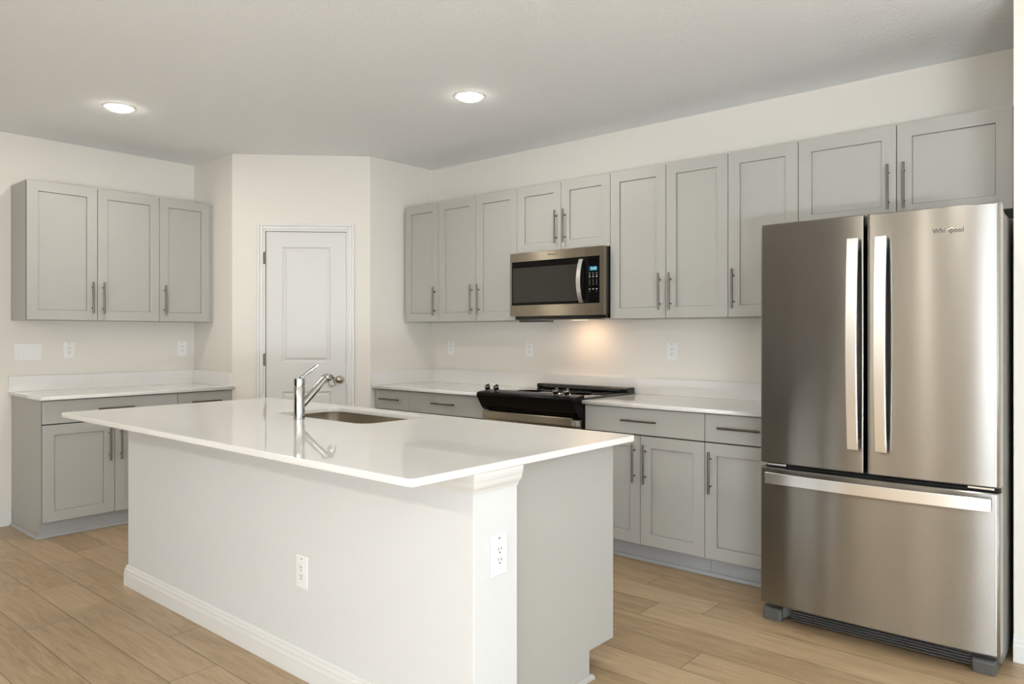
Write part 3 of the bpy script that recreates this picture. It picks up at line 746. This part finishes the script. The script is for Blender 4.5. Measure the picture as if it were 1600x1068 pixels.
# ------------------------------------------------------------------ range
def make_range():
    A0, A1 = -3.345, -2.570
    t = thing('kitchen_range', FR.p((A0 + A1) / 2, 0, 0.3), 'slide-in electric range with black control front and stainless oven door', 'range')
    nF = XR - 3.662
    b = BM(); FR.box(b, A0 + 0.004, A1 - 0.003, 0.06, 0.914, 0.03, nF); obj('body', b, M['black'], t, bevel=0.002)
    # glass cooktop that laps over both counters
    b = BM(); FR.box(b, A0 - 0.003, A1 + 0.003, 0.9155, 0.9265, 0.035, XR - 3.665); ct = obj('cooktop', b, M['cooktop'], t, bevel=0.003)
    for (a, n, r_) in ((-3.15, 0.17, 0.080), (-2.76, 0.17, 0.080), (-3.15, 0.42, 0.105), (-2.76, 0.42, 0.105), (-2.955, 0.20, 0.05)):
        b = BM(); lathe(b, FR.p(a, 0.9265, n), (0, 0, 1), [(0, r_), (0.0003, r_), (0.0003, r_ - 0.003), (0.0, r_ - 0.003)], 40)
        obj('burner_ring', b, M['greyplastic'], ct)
    # control front: slanted top with knobs, glossy black nose curving back under
    pr = [(3.664, 0.800), (3.625, 0.806), (3.600, 0.822), (3.580, 0.850), (3.560, 0.880), (3.545, 0.905), (3.543, 0.916), (3.548, 0.926), (3.560, 0.931), (3.664, 0.942)]
    b = BM(); prism(b, [(x, -A0 + 0.003, z) for x, z in pr], (0, A0 - A1 - 0.006, 0)); cp = obj('control_panel', b, M['nose'], t, smooth=True)
    sl = math.atan2(0.011, 0.104)
    ax = Vector((-math.sin(sl + 0.25), 0, math.cos(sl + 0.25)))
    for y in (3.318, 3.240, 2.748, 2.665):
        x = 3.625; z = 0.931 + (x - 3.560) * 0.106
        b = BM(); lathe(b, (x, y, z - 0.001), ax, [(0, 0.023), (0.003, 0.023), (0.006, 0.016), (0.012, 0.0175), (0.031, 0.020), (0.034, 0.018), (0.034, 0.0)], 24)
        k = obj('knob', b, M['chrome'], cp, smooth=True)
        b = BM(); c = Vector((x, y, z)) + ax * 0.0355
        u = Vector((0, 1, 0)); v_ = ax.cross(u)
        vs = [b.verts.new(c + u * i * 0.006 + v_ * j * 0.018 + ax * h) for h in (-0.003, 0.005) for i, j in ((-1, -1), (1, -1), (1, 1), (-1, 1))]
        for f in ((3, 2, 1, 0), (4, 5, 6, 7), (0, 1, 5, 4), (1, 2, 6, 5), (2, 3, 7, 6), (3, 0, 4, 7)): b.faces.new([vs[i] for i in f])
        obj('grip', b, M['chrome'], k, bevel=0.001)
    # rear vent rail
    b = BM()
    pv = rrect(4.165, 4.258, 0.9265, 0.957, 0.013, 5)
    prism(b, [(x, -A0 - 0.012, z) for x, z in pv], (0, -(A1 - A0) + 0.018, 0)); vt = obj('rear_vent', b, M['black'], t, smooth=True)
    b = BM()
    for k in range(3): FR.box(b, A0 + 0.06, A1 - 0.06, 0.934 + k * 0.006, 0.9365 + k * 0.006, XR - 4.166, XR - 4.1635)
    obj('vent_slots', b, M['greyplastic'], vt)
    # oven door, window, handle, storage drawer
    b = BM(); FR.box(b, A0 + 0.006, A1 - 0.006, 0.215, 0.792, nF + 0.001, XR - 3.625); d = obj('oven_door', b, M['steelmw'], t, bevel=0.003)
    b = BM(); FR.box(b, A0 + 0.09, A1 - 0.09, 0.33, 0.66, XR - 3.6252, XR - 3.623); obj('oven_window', b, M['blackgloss'], d)
    b = BM(); FR.box(b, A0 + 0.010, A1 - 0.032, 0.757, 0.806, XR - 3.600, XR - 3.584)
    h = obj('handle', b, M['steelmw'], d, bevel=0.004)
    b = BM()
    for a in (A0 + 0.010, A1 - 0.044): FR.box(b, a, a + 0.036, 0.755, 0.790, XR - 3.6252, XR - 3.5995)
    obj('handle_bracket', b, M['steelbright'], h, bevel=0.003)
    b = BM(); FR.box(b, A0 + 0.006, A1 - 0.006, 0.062, 0.208, nF + 0.001, XR - 3.628); obj('storage_drawer', b, M['steelmw'], t, bevel=0.003)
    for a in (A0 + 0.05, A1 - 0.05):
        for n in (0.08, 0.55):
            b = BM(); tube(b, FR.p(a, 0.0, n), FR.p(a, 0.0605, n), 0.018); obj('leg', b, M['black'], t)
make_range()

# ------------------------------------------------------------------ refrigerator
def make_fridge():
    XF = 3.30; YLn, YRn, YM = 1.331, 0.4095, 0.8785
    t = thing('refrigerator', (3.8, 0.87, 0), 'large stainless french-door refrigerator with bottom freezer drawer', 'refrigerator')
    FF = Fr((XF, 0), (0, -1), (-1, 0))
    b = BM(); box(b, 3.385, 4.235, YRn + 0.003, YLn - 0.003, 0.035, 1.783); obj('cabinet', b, M['fridgeside'], t, bevel=0.006)
    b = BM(); box(b, 3.372, 3.3848, YRn + 0.008, YLn - 0.008, 0.10, 1.780); obj('gasket', b, M['rubber'], t)
    def curved(y0, y1, z0, z1, nm, r0=0.010, r1=0.010):
        """leaf with a gently bowed front and rounded vertical edges"""
        ym, hw = (YLn + YRn) / 2, (YLn - YRn) / 2
        b = BM(); cols = []
        ys = [y0 + (y1 - y0) * i / 36 for i in range(37)]
        def fx(y):
            tt = (y - ym) / hw
            x = XF - 0.0 + 0.018 * (abs(tt) ** 2.6) - 0.018
            return x
        pts = []
        def edge(y, r, s):                                    # s=+1 for the first edge, -1 for last
            o_ = []
            for k in range(7):
                a = R(90 * k / 6)
                o_.append((y + s * r * (1 - math.cos(a)), None, r * (1 - math.sin(a)) ))
            return o_
        x_b = 3.372
        e0 = edge(y0, r0, 1 if y1 > y0 else -1); e1 = edge(y1, r1, -1 if y1 > y0 else 1)
        prof = [(x_b, y0)] + [(fx(y) + dx, y) for y, _, dx in e0]
        prof += [(fx(y), y) for y in ys if min(abs(y - y0) - r0, abs(y - y1) - r1) > 1e-4]
        prof += [(fx(y) + dx, y) for y, _, dx in reversed(e1)] + [(x_b, y1)]
        A = [b.verts.new((x, y, z0 + 0.004)) for x, y in prof]; B = [b.verts.new((x, y, z1 - 0.004)) for x, y in prof]
        A2 = [b.verts.new((x + (0.004 if x < x_b else 0), y, z0)) for x, y in prof]; B2 = [b.verts.new((x + (0.004 if x < x_b else 0), y, z1)) for x, y in prof]
        n = len(prof)
        for P_, Q_ in ((A2, A), (A, B), (B, B2)):
            for i in range(n - 1): b.faces.new((P_[i], P_[i + 1], Q_[i + 1], Q_[i]))
            b.faces.new((P_[-1], P_[0], Q_[0], Q_[-1]))
        b.faces.new(A2[::-1]); b.faces.new(B2)
        return obj(nm, b, M['steel'], t, smooth=True), fx
    dl, fx = curved(YLn, YM + 0.0065, 0.728, 1.8075, 'door', 0.008, 0.006)
    dr, _ = curved(YM - 0.0065, YRn, 0.728, 1.8075, 'door', 0.006, 0.016)
    fd, _ = curved(YLn, YRn, 0.090, 0.706, 'freezer_drawer', 0.008, 0.016)
    # bowed flat-bar handles
    def bar(parent, pts, wdir, w_, th, nm):
        b = BM(); prev = None
        for p in pts:
            p = Vector(p); wv = Vector(wdir) * w_ / 2; tv = Vector((th, 0, 0))
            ring = [b.verts.new(p + wv), b.verts.new(p - wv), b.verts.new(p - wv + tv), b.verts.new(p + wv + tv)]
            if prev:
                for k in range(4): b.faces.new((prev[k], prev[(k + 1) % 4], ring[(k + 1) % 4], ring[k]))
            else: b.faces.new(ring)
            prev = ring
        b.faces.new(prev[::-1])
        return obj(nm, b, M['steelbright'], parent, bevel=0.003, smooth=True)
    for y, par in ((0.9195, dl), (0.812, dr)):
        pts = []; z0, z1 = 0.828, 1.709; K = 24
        for i in range(K + 1):
            q = i / K; bow = 0.022 * (1 - (2 * q - 1) ** 2)
            pts.append((3.244 - bow, y, z0 + (z1 - z0) * q))
        h = bar(par, pts, (0, 1, 0), 0.045, 0.012, 'handle')
        b = BM()
        for z in (z0 + 0.012, z1 - 0.012 - 0.03): box(b, 3.252, fx(y) + 0.002, y - 0.014, y + 0.014, z, z + 0.03)
        obj('handle_mount', b, M['greyplastic'], h, bevel=0.003)
    pts = []; K = 24
    for i in range(K + 1):
        q = i / K; bow = 0.022 * (1 - (2 * q - 1) ** 2)
        pts.append((3.244 - bow, 0.432 + (1.290 - 0.432) * q, 0.6685))
    h = bar(fd, pts, (0, 0, 1), 0.050, 0.012, 'handle')
    b = BM()
    for y in (0.446, 1.250): box(b, 3.252, fx(y) + 0.004, y, y + 0.03, 0.654, 0.684)
    obj('handle_mount', b, M['greyplastic'], h, bevel=0.003)
    # mid hinge brackets in the gap
    for (y0, y1) in ((1.225, 1.310), (0.432, 0.520)):
        b = BM(); box(b, 3.325, 3.384, y0, y1, 0.712, 0.7225); obj('hinge_bracket', b, M['steelbright'], t, bevel=0.002)
    b = BM(); box(b, 3.345, 3.384, YRn + 0.01, YLn - 0.01, 0.7065, 0.7115); obj('divider', b, M['rubber'], t)
    # top hinge covers
    for (y0, y1) in ((YLn - 0.10, YLn - 0.012), (YRn + 0.012, YRn + 0.10)):
        b = BM(); box(b, 3.40, 3.52, y0, y1, 1.7832, 1.803); obj('hinge_cover', b, M['greyplastic'], t, bevel=0.005)
    # base grille with louvres
    b = BM(); box(b, 3.362, 3.404, 0.512, 1.21, 0.018, 0.086); g = obj('base_grille', b, M['grille'], t)
    b = BM()
    for k in range(5): box(b, 3.350, 3.362, 0.512, 1.21, 0.020 + k * 0.0115, 0.0235 + k * 0.0115)
    obj('louvre', b, M['greyplastic'], g, bevel=0.0008)
    # front feet: moulded blocks with rounded corners and a bracket arm to the grille
    for (y0, y1, s) in ((1.250, 1.338, -1), (0.428, 0.512, 1)):
        x0 = 3.337
        b = BM(); o_ = rrect(x0, 3.46, y0, y1, 0.014, 5)
        A = [b.verts.new((x, y, 0.0)) for x, y in o_]; B = [b.verts.new((x, y, 0.044)) for x, y in o_]
        c_ = [b.verts.new((x + (0.008 if x < 3.40 else -0.003), y, 0.055)) for x, y in o_]
        for P_, Q_ in ((A, B), (B, c_)):
            for i in range(len(P_)): b.faces.new((P_[i], P_[(i + 1) % len(P_)], Q_[(i + 1) % len(P_)], Q_[i]))
        b.faces.new(A[::-1]); b.faces.new(c_)
        f = obj('foot', b, M['greyplastic'], t, bevel=0.003)
        b = BM()
        ya, yb = (y0 + 0.001, y0 - 0.045) if s < 0 else (y1 - 0.001, y1 + 0.03)
        prism(b, [(3.36, ya, 0.012), (3.395, yb, 0.034), (3.41, yb, 0.034), (3.41, ya, 0.012)], (0, 0, 0.05)); obj('bracket_arm', b, M['greyplastic'], f, bevel=0.002)
    for y in (0.50, 1.24):
        b = BM(); tube(b, (4.15, y - 0.02, 0.022), (4.15, y + 0.02, 0.022), 0.022); obj('roller', b, M['rubber'], t)
    b = BM(); box(b, 4.13, 4.17, 0.46, 1.28, 0.022, 0.0355); obj('axle_frame', b, M['rubber'], t)
    # brand mark with its swoosh ring
    F2 = Fr((0, 0), (0, -1), (-1, 0)); yc = 0.579
    tm = text_mesh('Whirlpool', 0.0255, facing(F2, -yc, 1.714, 0.0008), 0.0006)
    for v in tm.vertices: v.co.x += fx(v.co.y)              # the lettering follows the bowed door
    mk = link('brand_mark', tm, M['ink'], dr)
    b = BM(); N = 26; prev = None
    for i in range(N + 1):
        u_ = i / N; a = R(235 - 290 * u_)
        px, pz = 0.014 * math.cos(a), 0.0050 * math.sin(a)
        rt = R(38); qx, qz = px * math.cos(rt) - pz * math.sin(rt), px * math.sin(rt) + pz * math.cos(rt)
        wd = 0.0011 * (0.35 + math.sin(math.pi * u_))
        ya = -yc + 0.004 + qx * 1.15; c = F2.p(ya, 1.714 + qz, 0.0018); c.x += fx(-ya)
        ring = [b.verts.new(c + Vector((0, 0, wd))), b.verts.new(c - Vector((0, 0, wd)))]
        if prev: b.faces.new((prev[0], prev[1], ring[1], ring[0]))
        prev = ring
    r_ = obj('ring', b, M['gold'], mk); md = r_.modifiers.new('s', 'SOLIDIFY'); md.thickness = 0.0005
make_fridge()
